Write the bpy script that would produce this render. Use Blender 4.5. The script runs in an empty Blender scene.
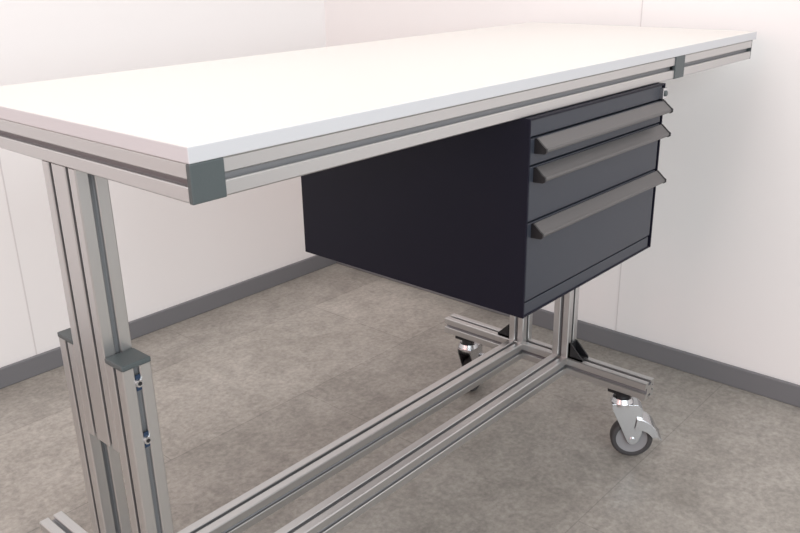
import bpy, bmesh, math
from mathutils import Vector, Matrix
# ---------------------------------------------------------------- parameters
H=1.0174; T=0.0188; ZF=H-T-0.045; L=1.660; W=0.652; XL=1.2037; XE=XL+0.045
YC=0.3037; XW=1.767; YW=1.656; HB=0.064
ZC=0.685; ZFB=0.1853; ZFT=ZFB+0.045; YFB=0.615; YFF=-0.004
# ---------------------------------------------------------------- materials
def mat(name,col,rough=0.5,metal=0.0,spec=0.5,bump=None):
    m=bpy.data.materials.new(name); m.use_nodes=True
    nt=m.node_tree; b=nt.nodes['Principled BSDF']
    b.inputs['Base Color'].default_value=(*col,1); b.inputs['Roughness'].default_value=rough
    b.inputs['Metallic'].default_value=metal; b.inputs['Specular IOR Level'].default_value=spec
    if bump:
        tc=nt.nodes.new('ShaderNodeTexCoord')
        n2=nt.nodes.new('ShaderNodeTexNoise'); n2.inputs['Scale'].default_value=bump[0]
        nt.links.new(tc.outputs['Object'],n2.inputs['Vector'])
        bp=nt.nodes.new('ShaderNodeBump'); bp.inputs['Strength'].default_value=bump[1]; bp.inputs['Distance'].default_value=0.001
        nt.links.new(n2.outputs['Fac'],bp.inputs['Height']); nt.links.new(bp.outputs['Normal'],b.inputs['Normal'])
    return m
ALU=mat('anodised_aluminium',(0.56,0.555,0.55),0.34,0.9)
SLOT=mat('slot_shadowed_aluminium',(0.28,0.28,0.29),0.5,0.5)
CAP=mat('cap_grey_plastic',(0.07,0.085,0.088),0.45,0,0.5,bump=(400,0.2))
TOP=mat('white_laminate',(0.655,0.63,0.60),0.34,0,0.45,bump=(900,0.08))
EDGE=mat('laminate_edge',(0.56,0.56,0.58),0.4)
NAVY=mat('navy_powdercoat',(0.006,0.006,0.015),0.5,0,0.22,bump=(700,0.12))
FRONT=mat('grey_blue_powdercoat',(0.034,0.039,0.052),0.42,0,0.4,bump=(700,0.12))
HANDLE=mat('handle_grey_aluminium',(0.115,0.11,0.11),0.42,0.3)
BLACK=mat('black_plastic',(0.010,0.010,0.012),0.45)
ZINC=mat('zinc_plated_steel',(0.66,0.67,0.69),0.24,1.0)
BLUE=mat('blue_screw_insert',(0.01,0.03,0.07),0.4)
RUB=mat('grey_rubber',(0.05,0.048,0.05),0.6)
HUB=mat('wheel_hub_plastic',(0.25,0.25,0.26),0.5)
WALL=mat('painted_wall',(0.82,0.80,0.795),0.5,0,0.35,bump=(250,0.05))
SEAM=mat('wall_joint',(0.66,0.63,0.63),0.6)
BASE=mat('baseboard_grey',(0.165,0.165,0.175),0.45)
def floor_mat():
    m=bpy.data.materials.new('stone_vinyl_floor'); m.use_nodes=True; nt=m.node_tree; b=nt.nodes['Principled BSDF']
    N=nt.nodes.new; Lk=nt.links.new
    tc=N('ShaderNodeTexCoord')
    n1=N('ShaderNodeTexNoise'); n1.inputs['Scale'].default_value=4.0; n1.inputs['Detail'].default_value=9; n1.inputs['Roughness'].default_value=0.72; n1.inputs['Distortion'].default_value=0.4
    n2=N('ShaderNodeTexNoise'); n2.inputs['Scale'].default_value=70; n2.inputs['Detail'].default_value=5; n2.inputs['Roughness'].default_value=0.65
    n3=N('ShaderNodeTexNoise'); n3.inputs['Scale'].default_value=16; n3.inputs['Detail'].default_value=8; n3.inputs['Roughness'].default_value=0.75; n3.inputs['Distortion'].default_value=0.8
    br=N('ShaderNodeTexBrick'); br.inputs['Scale'].default_value=1.0
    br.inputs['Brick Width'].default_value=0.92; br.inputs['Row Height'].default_value=0.46
    br.inputs['Mortar Size'].default_value=0.0016; br.inputs['Mortar Smooth'].default_value=0.4
    br.inputs['Color1'].default_value=(0.43,0.43,0.43,1); br.inputs['Color2'].default_value=(0.57,0.57,0.57,1); br.inputs['Mortar'].default_value=(0.30,0.30,0.30,1)
    for n in (n1,n2,n3,br): Lk(tc.outputs['Object'],n.inputs['Vector'])
    r1=N('ShaderNodeValToRGB'); e=r1.color_ramp.elements
    e[0].position=0.28; e[0].color=(0.262,0.242,0.215,1); e[1].position=0.72; e[1].color=(0.385,0.36,0.327,1)
    Lk(n1.outputs['Fac'],r1.inputs['Fac'])
    r2=N('ShaderNodeValToRGB'); e=r2.color_ramp.elements
    e[0].position=0.34; e[0].color=(0.38,0.38,0.38,1); e[1].position=0.66; e[1].color=(0.62,0.62,0.62,1)
    Lk(n2.outputs['Fac'],r2.inputs['Fac'])
    r3=N('ShaderNodeValToRGB'); e=r3.color_ramp.elements
    e[0].position=0.36; e[0].color=(0.41,0.41,0.41,1); e[1].position=0.58; e[1].color=(0.56,0.56,0.56,1)
    Lk(n3.outputs['Fac'],r3.inputs['Fac'])
    prev=r1.outputs['Color']
    for src,fac in ((r2.outputs['Color'],.75),(r3.outputs['Color'],.8),(br.outputs['Color'],.75)):
        mm=N('ShaderNodeMixRGB'); mm.blend_type='OVERLAY'; mm.inputs['Fac'].default_value=fac
        Lk(prev,mm.inputs['Color1']); Lk(src,mm.inputs['Color2']); prev=mm.outputs['Color']
    Lk(prev,b.inputs['Base Color']); b.inputs['Roughness'].default_value=0.38
    bp=N('ShaderNodeBump'); bp.inputs['Strength'].default_value=0.12; bp.inputs['Distance'].default_value=0.001
    Lk(n2.outputs['Fac'],bp.inputs['Height']); Lk(bp.outputs['Normal'],b.inputs['Normal'])
    return m
FLOOR=floor_mat()
# ---------------------------------------------------------------- helpers
C=bpy.context.scene.collection
def empty(name,loc=(0,0,0)):
    o=bpy.data.objects.new(name,None); o.location=loc; o.empty_display_size=.1; C.objects.link(o); return o
def link(name,bm,mats,parent=None,smooth=False,bevel=0):
    me=bpy.data.meshes.new(name); bmesh.ops.recalc_face_normals(bm,faces=bm.faces); bm.to_mesh(me); bm.free()
    for m in mats: me.materials.append(m)
    o=bpy.data.objects.new(name,me); C.objects.link(o)
    if parent: o.parent=parent
    if bevel:
        md=o.modifiers.new('bevel','BEVEL'); md.width=bevel; md.segments=2; md.limit_method='ANGLE'; md.angle_limit=math.radians(40)
    return o
def addbox(bm,a,b,mi=0):
    xs=[a[0],b[0]];ys=[a[1],b[1]];zs=[a[2],b[2]]
    v=[bm.verts.new((x,y,z)) for x in xs for y in ys for z in zs]
    for f in((0,1,3,2),(4,6,7,5),(0,4,5,1),(2,3,7,6),(0,2,6,4),(1,5,7,3)):
        fc=bm.faces.new([v[i] for i in f]); fc.material_index=mi
def box(name,a,b,m,parent=None,bevel=0):
    bm=bmesh.new(); addbox(bm,a,b); return link(name,bm,[m],parent,bevel=bevel)
def outline(w,h):
    """outline of a T-slot extrusion, list of (pt, edge_is_cavity)"""
    pts=[]; c=0.0018
    def side(length,tf):
        pts.append((tf(c,0),0))
        n=round(length/0.045)
        for i in range(n):
            s=0.045*(i+.5)
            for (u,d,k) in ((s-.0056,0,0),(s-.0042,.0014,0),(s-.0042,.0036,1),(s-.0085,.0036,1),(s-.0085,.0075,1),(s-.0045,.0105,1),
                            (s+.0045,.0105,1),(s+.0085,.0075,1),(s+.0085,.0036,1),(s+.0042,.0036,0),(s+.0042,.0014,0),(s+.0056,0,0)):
                pts.append((tf(u,d),k))
        pts.append((tf(length-c,0),0))
    side(w,lambda u,d:(u,d)); side(h,lambda u,d:(w-d,u)); side(w,lambda u,d:(w-u,h-d)); side(h,lambda u,d:(d,h-u))
    return pts
def prof(name,a,b,axis,parent):
    """extrusion filling box a..b along axis, T-slots on all long sides"""
    o=[i for i in range(3) if i!=axis]
    w=b[o[0]]-a[o[0]]; h=b[o[1]]-a[o[1]]
    pts=outline(w,h); bm=bmesh.new(); rings=[]
    for t in (a[axis],b[axis]):
        ring=[]
        for (p,k) in pts:
            co=[0,0,0]; co[axis]=t; co[o[0]]=a[o[0]]+p[0]; co[o[1]]=a[o[1]]+p[1]; ring.append(bm.verts.new(co))
        rings.append(ring)
    n=len(pts)
    for i in range(n):
        j=(i+1)%n
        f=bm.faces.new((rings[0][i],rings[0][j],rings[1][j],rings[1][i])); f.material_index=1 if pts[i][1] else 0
    bm.faces.new(rings[0]); bm.faces.new(rings[1])
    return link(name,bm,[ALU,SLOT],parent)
def cyl(bm,c,axis,r,l,mi=0,seg=40,r2=None):
    axis=Vector(axis).normalized(); q=Vector((0,0,1)).rotation_difference(axis)
    M=Matrix.Translation(Vector(c))@q.to_matrix().to_4x4()
    g=bmesh.ops.create_cone(bm,cap_ends=True,segments=seg,radius1=r,radius2=r if r2 is None else r2,depth=l,matrix=M)
    for v in g['verts']:
        for f in v.link_faces: f.material_index=mi
def lathe(bm,prof2,c,axis,mi=0,seg=48):
    """profile list (r,t) revolved about axis through c"""
    axis=Vector(axis).normalized(); q=Vector((0,0,1)).rotation_difference(axis); c=Vector(c); rs=[]
    for i in range(seg):
        a=2*math.pi*i/seg
        rs.append([bm.verts.new(c+q@Vector((r*math.cos(a),r*math.sin(a),t))) for r,t in prof2])
    n=len(prof2)
    for i in range(seg):
        A=rs[i];B=rs[(i+1)%seg]
        for k in range(n):
            m=(k+1)%n; f=bm.faces.new((A[k],B[k],B[m],A[m])); f.material_index=mi; f.smooth=True
# ---------------------------------------------------------------- room
box('floor',(-3.5,-3.5,-0.05),(XW,YW,0),FLOOR)
def wallobj(name,a,b): return box(name,a,b,WALL)
wallobj('wall_back',(-3.5,YW,-0.05),(XW+.1,YW+.1,2.8))
wallobj('wall_right',(XW,-3.5,-0.05),(XW+.1,YW,2.8))
bb=box('baseboard_back',(-3.5,YW-.012,0),(XW,YW,HB),BASE,bevel=.003)
bb=box('baseboard_right',(XW-.012,-3.5,0),(XW,YW-.012,HB),BASE,bevel=.003)
for k,x in enumerate((0.47,-0.73,-1.93)):
    box('trim_%d'%(k+1),(x-.002,YW-.0012,HB),(x+.002,YW,2.8),SEAM)
for k,y in enumerate((0.36,-0.84,-2.04)):
    box('trim_%d'%(k+4),(XW-.0012,y-.0015,HB),(XW,y+.0015,2.8),SEAM)
# ---------------------------------------------------------------- workbench
wb=empty('workbench',(0.6,YC,0)); 
def P(o): 
    o.matrix_parent_inverse=Matrix.Translation(-Vector((0.6,YC,0))); return o
bm=bmesh.new(); addbox(bm,(0,-0.001,H-T),(L,W,H))
bmesh.ops.recalc_face_normals(bm,faces=bm.faces)
for f in bm.faces: 
    f.normal_update(); f.material_index=0 if abs(f.normal.z)>.5 else 1
P(link('table_top',bm,[TOP,EDGE],wb,bevel=.0012))
e=.006
P(prof('frame_side_near',(0,e,ZF),(.045,W-e,H-T),1,wb))
P(prof('frame_side_far',(XL,e,ZF),(XE,W-e,H-T),1,wb))
P(prof('frame_front',(.045,.0005,ZF),(XL,.0455,H-T),0,wb))
P(prof('frame_back',(.045,W-.0455,ZF),(XL,W-.0005,H-T),0,wb))
XR=L-.024
P(prof('extension_front',(XE,.0005,ZF),(XR,.0455,H-T),0,wb))
P(prof('extension_back',(XE,W-.0455,ZF),(XR,W-.0005,H-T),0,wb))
P(prof('extension_end',(XR-.050,.0455,ZF),(XR-.005,W-.0455,H-T),1,wb))
for s,y in (('front',.0005),('back',W-.0455)):
    P(box('extension_cap_'+s,(XR,y,ZF),(XR+.004,y+.045,H-T),CAP,wb,bevel=.001))
for n,x in (('near',0),('far',XL)):
    for s,y in (('front',-.0015),('back',W-e)):
        P(box('cap_%s_%s'%(n,s),(x-.0005,y,ZF-.0005),(x+.0455,y+e+.0015,H-T),CAP,wb,bevel=.0015))
# legs
ZI=0.53
for n,x in (('near',0),('far',XL)):
    P(prof('column_'+n,(x,YC-.045,ZI),(x+.045,YC+.045,ZF),2,wb))
    P(prof('sleeve_front_'+n,(x,YC-.09,ZFT),(x+.045,YC-.045,ZC-.008),2,wb))
    P(prof('sleeve_back_'+n,(x,YC+.045,ZFT),(x+.045,YC+.09,ZC-.008),2,wb))
    P(box('sleeve_cap_front_'+n,(x-.0005,YC-.0905,ZC-.008),(x+.0455,YC-.0455,ZC),CAP,wb,bevel=.0015))
    P(box('sleeve_cap_back_'+n,(x-.0005,YC+.0455,ZC-.008),(x+.0455,YC+.0905,ZC),CAP,wb,bevel=.0015))
    P(prof('foot_'+n,(x,YFF,ZFB),(x+.045,YFB,ZFT),1,wb))
    bm=bmesh.new()
    for z in (ZC-.033,ZC-.125):
        xc=x+.0225; yf=YC-.09
        addbox(bm,(xc-.0039,yf+.0008,z-.012),(xc+.0039,yf+.0030,z+.012),2)
        cyl(bm,(xc,yf-.0010,z),(0,-1,0),.0066,.0040,0,28,.0056); cyl(bm,(xc,yf-.0031,z),(0,-1,0),.0034,.0010,1,6)
    P(link('clamp_screws_'+n,bm,[ZINC,BLACK,BLUE],wb))
    for s,y0,d in (('front',YC-.09,-1),('back',YC+.09,1)):
        bm=bmesh.new(); g=.04
        for xx in (x+.006,x+.035):
            a=[(xx,y0,ZFT),(xx,y0+d*g,ZFT),(xx,y0+d*g,ZFT+.006),(xx,y0+d*.006,ZFT+g),(xx,y0,ZFT+g)]
            b=[(xx+.004,*q[1:]) for q in a]
            va=[bm.verts.new(q) for q in a]; vb=[bm.verts.new(q) for q in b]
            bm.faces.new(va); bm.faces.new(vb)
            for i in range(5): bm.faces.new((va[i],va[(i+1)%5],vb[(i+1)%5],vb[i]))
        ya,yb=sorted((y0,y0+d*g)); addbox(bm,(x+.006,ya,ZFT),(x+.039,yb,ZFT+.005))
        ya,yb=sorted((y0,y0+d*.005)); addbox(bm,(x+.006,ya,ZFT),(x+.039,yb,ZFT+g))
        P(link('gusset_%s_%s'%(s,n),bm,[BLACK],wb))
P(prof('stretcher_front',(.045,YC-.09,ZFB),(XL,YC-.045,ZFT),0,wb))
P(prof('stretcher_back',(.045,YC+.045,ZFB),(XL,YC+.09,ZFT),0,wb))
# casters
def caster(name,px,py,az):
    d=Vector((math.sin(az),math.cos(az),0)); s=Vector((d.y,-d.x,0)); up=Vector((0,0,1))
    base=Vector((px,py,0)); R=.052; top=ZFB
    wc=base+d*.030+up*R
    bm=bmesh.new()
    lathe(bm,[(R-.004,-.015),(R,-.010),(R,.010),(R-.004,.015),(R-.013,.015),(R-.013,-.015)],wc,s,2)
    lathe(bm,[(.0395,-.013),(.0395,.013),(.034,.010),(.016,.010),(.012,.017),(.004,.017),(.004,-.017),(.012,-.017),(.016,-.010),(.034,-.010)],wc,s,3)
    addbox(bm,(px-.022,py-.03,top-.008),(px+.022,py+.03,top),4)
    cyl(bm,base+up*(top-.014),up,.017,.012,4,32)
    cyl(bm,base+up*(top-.025),up,.029,.012,1,40,.024)
    cyl(bm,base+up*(top-.035),up,.026,.010,1,40)
    zt=top-.038
    def plate(poly,off,th,mi=1):
        va=[bm.verts.new(base+d*u+up*z+s*(off)) for u,z in poly]; vb=[bm.verts.new(base+d*u+up*z+s*(off+th)) for u,z in poly]
        f=bm.faces.new(va);f.material_index=mi; f=bm.faces.new(vb);f.material_index=mi
        n=len(poly)
        for i in range(n):
            f=bm.faces.new((va[i],va[(i+1)%n],vb[(i+1)%n],vb[i])); f.material_index=mi
    legp=[(-.026,zt+.004),(.038,zt+.004),(.050,zt-.010),(.052,R+.020),(.044,R-.004),(.036,R-.012),(.026,R-.012),(.018,R-.004),(.006,R+.022),(-.024,zt-.010)]
    plate(legp,-.0215,.0025); plate(legp,.019,.0025)
    plate([(-.026,zt+.005),(.038,zt+.005),(.050,zt-.008),(.048,zt-.011),(.037,zt+.002),(-.026,zt+.002)],-.0215,.043)
    cyl(bm,wc,s,.008,.050,1,20)
    def arcpt(k,r): 
        a=math.radians(84-k*7.0); return (.030+math.cos(a)*r,R+math.sin(a)*r)
    arc=[arcpt(k,R+.014) for k in range(11)]+[(.101,R+.009)]
    inn=[(u-.002,z-.003) for u,z in arc]
    plate(arc+inn[::-1],-.027,.054)
    ck=[arcpt(k,R+.013) for k in range(11)]; ci=[arcpt(k,R-.020+k*.0018) for k in range(11)]
    plate(ck+ci[::-1],-.0285,.0022); plate(ck+ci[::-1],.0263,.0022)
    return P(link(name,bm,[ALU,ZINC,RUB,HUB,BLACK],wb,bevel=.0006))
for n,x in (('near',.0225),('far',XL+.0225)):
    caster('caster_front_'+n,x,YFF+.068,math.radians(146))
    caster('caster_back_'+n,x,YFB-.068,math.radians(80))
# ---------------------------------------------------------------- drawer cabinet
X0,X1,Y0,Y1,ZB=0.643,1.1409,-0.012,0.5590,0.5990
dc=empty('drawer_cabinet',(0.9,.28,ZB))
def Q(o): o.matrix_parent_inverse=Matrix.Translation(-Vector((0.9,.28,ZB))); return o
w=.004; ZT=ZF-.0005; FD=.012
bm=bmesh.new()
addbox(bm,(X0,Y0,ZB),(X0+w,Y1,ZT)); addbox(bm,(X1-w,Y0,ZB),(X1,Y1,ZT))
addbox(bm,(X0+w,Y0+.001,ZB),(X1-w,Y1,ZB+w)); addbox(bm,(X0+w,Y0+.001,ZT-w),(X1-w,Y1,ZT)); addbox(bm,(X0+w,Y1-w,ZB+w),(X1-w,Y1,ZT-w))
addbox(bm,(X0+w,Y0+FD,ZB+w),(X1-w,Y0+FD+.01,ZT-w))
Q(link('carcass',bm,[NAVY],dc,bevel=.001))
Hc=ZT-ZB
def zfrac(py): return ZB+Hc*(320-py)/202.0
g=.0015
panels=[('top_rail',zfrac(118),zfrac(136)),('drawer_front_1',zfrac(137),zfrac(163)),('drawer_front_2',zfrac(164),zfrac(219)),('drawer_front_3',zfrac(220),zfrac(303)),('bottom_rail',zfrac(304.5),zfrac(320))]
for n,a,b in panels:
    y=Y0+(.001 if 'drawer' in n else .003)
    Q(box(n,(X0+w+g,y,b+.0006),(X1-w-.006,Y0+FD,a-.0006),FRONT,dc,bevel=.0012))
def handle(name,zt):
    xa,xb=X0+.020,X1-.008
    pr=[(0,0),(-.003,.001),(-.018,-.012),(-.0215,-.0145),(-.0228,-.018),(-.0208,-.0215),(-.018,-.0205),(-.017,-.016),(-.003,-.005),(0,-.005)]
    bm=bmesh.new(); rg=[]
    for x in (xa,xb): rg.append([bm.verts.new((x,Y0+.001+p,zt+q)) for p,q in pr])
    n=len(pr)
    for i in range(n): bm.faces.new((rg[0][i],rg[0][(i+1)%n],rg[1][(i+1)%n],rg[1][i]))
    bm.faces.new(rg[0]);bm.faces.new(rg[1])
    ep=[(0,.0008),(-.004,.0015),(-.019,-.0115),(-.0238,-.0145),(-.0238,-.021),(-.020,-.0235),(0,-.0245)]
    for x,x2 in ((xa-.004,xa),(xb,xb+.004)):
        A=[bm.verts.new((x,Y0+.001+p,zt+q)) for p,q in ep];B=[bm.verts.new((x2,Y0+.001+p,zt+q)) for p,q in ep]
        n=len(ep); fs=[bm.faces.new(A),bm.faces.new(B)]+[bm.faces.new((A[i],A[(i+1)%n],B[(i+1)%n],B[i])) for i in range(n)]
        for f in fs: f.material_index=1
    Q(link(name,bm,[HANDLE,BLACK],dc))
handle('handle_1',zfrac(138)); handle('handle_2',zfrac(166)); handle('handle_3',zfrac(222))
bm=bmesh.new(); addbox(bm,(X1-.020,Y0-.006,ZT-.030),(X1-.002,Y0+.004,ZT-.008),0); cyl(bm,(X1-.011,Y0-.007,ZT-.019),(0,-1,0),.006,.004,1,32)
Q(link('lock_housing',bm,[ZINC,CAP],dc,bevel=.001))
# ---------------------------------------------------------------- lights
def area(name,loc,target,sx,sy,power,col):
    l=bpy.data.lights.new(name,'AREA'); l.shape='RECTANGLE'; l.size=sx; l.size_y=sy; l.energy=power; l.color=col
    o=bpy.data.objects.new(name,l); C.objects.link(o); o.location=loc
    o.rotation_euler=(Vector(target)-Vector(loc)).to_track_quat('-Z','Y').to_euler(); return o
area('window_light',(-1.0,-3.2,2.0),(0.9,0.6,0.6),2.6,1.8,96,(0.88,0.96,1.0))
area('pink_side_fill',(-3.2,0.2,1.9),(0.6,0.5,0.7),2.4,1.6,36,(1.0,0.52,0.47))  # pink fill added off-camera to tint the left-facing metal and wall, not a window
area('ceiling_lamp',(0.2,0.2,2.75),(0.2,0.2,0),2.4,1.2,30,(1.0,0.97,0.94))
wd=bpy.data.worlds.new('world'); bpy.context.scene.world=wd; wd.use_nodes=True
wd.node_tree.nodes['Background'].inputs[0].default_value=(1.0,0.98,0.97,1); wd.node_tree.nodes['Background'].inputs[1].default_value=0.69
bpy.context.scene.view_settings.view_transform='Standard'
# ---------------------------------------------------------------- camera
yaw,pitch,roll,f=-0.8366,0.3571,-0.0189,825.94
s=-yaw
fwd=Vector((math.sin(s)*math.cos(pitch),math.cos(s)*math.cos(pitch),-math.sin(pitch))); right=Vector((math.cos(s),-math.sin(s),0)); up=right.cross(fwd)
r2=right*math.cos(roll)+up*math.sin(roll); u2=-right*math.sin(roll)+up*math.cos(roll)
cd=bpy.data.cameras.new('camera'); cd.sensor_width=36; cd.lens=f*36/800; cd.clip_start=.02
co=bpy.data.objects.new('camera',cd); C.objects.link(co)
M=Matrix((r2,u2,-fwd)).transposed().to_4x4(); M.translation=Vector((-0.4932,-0.7467,1.2011)); co.matrix_world=M
bpy.context.scene.camera=co
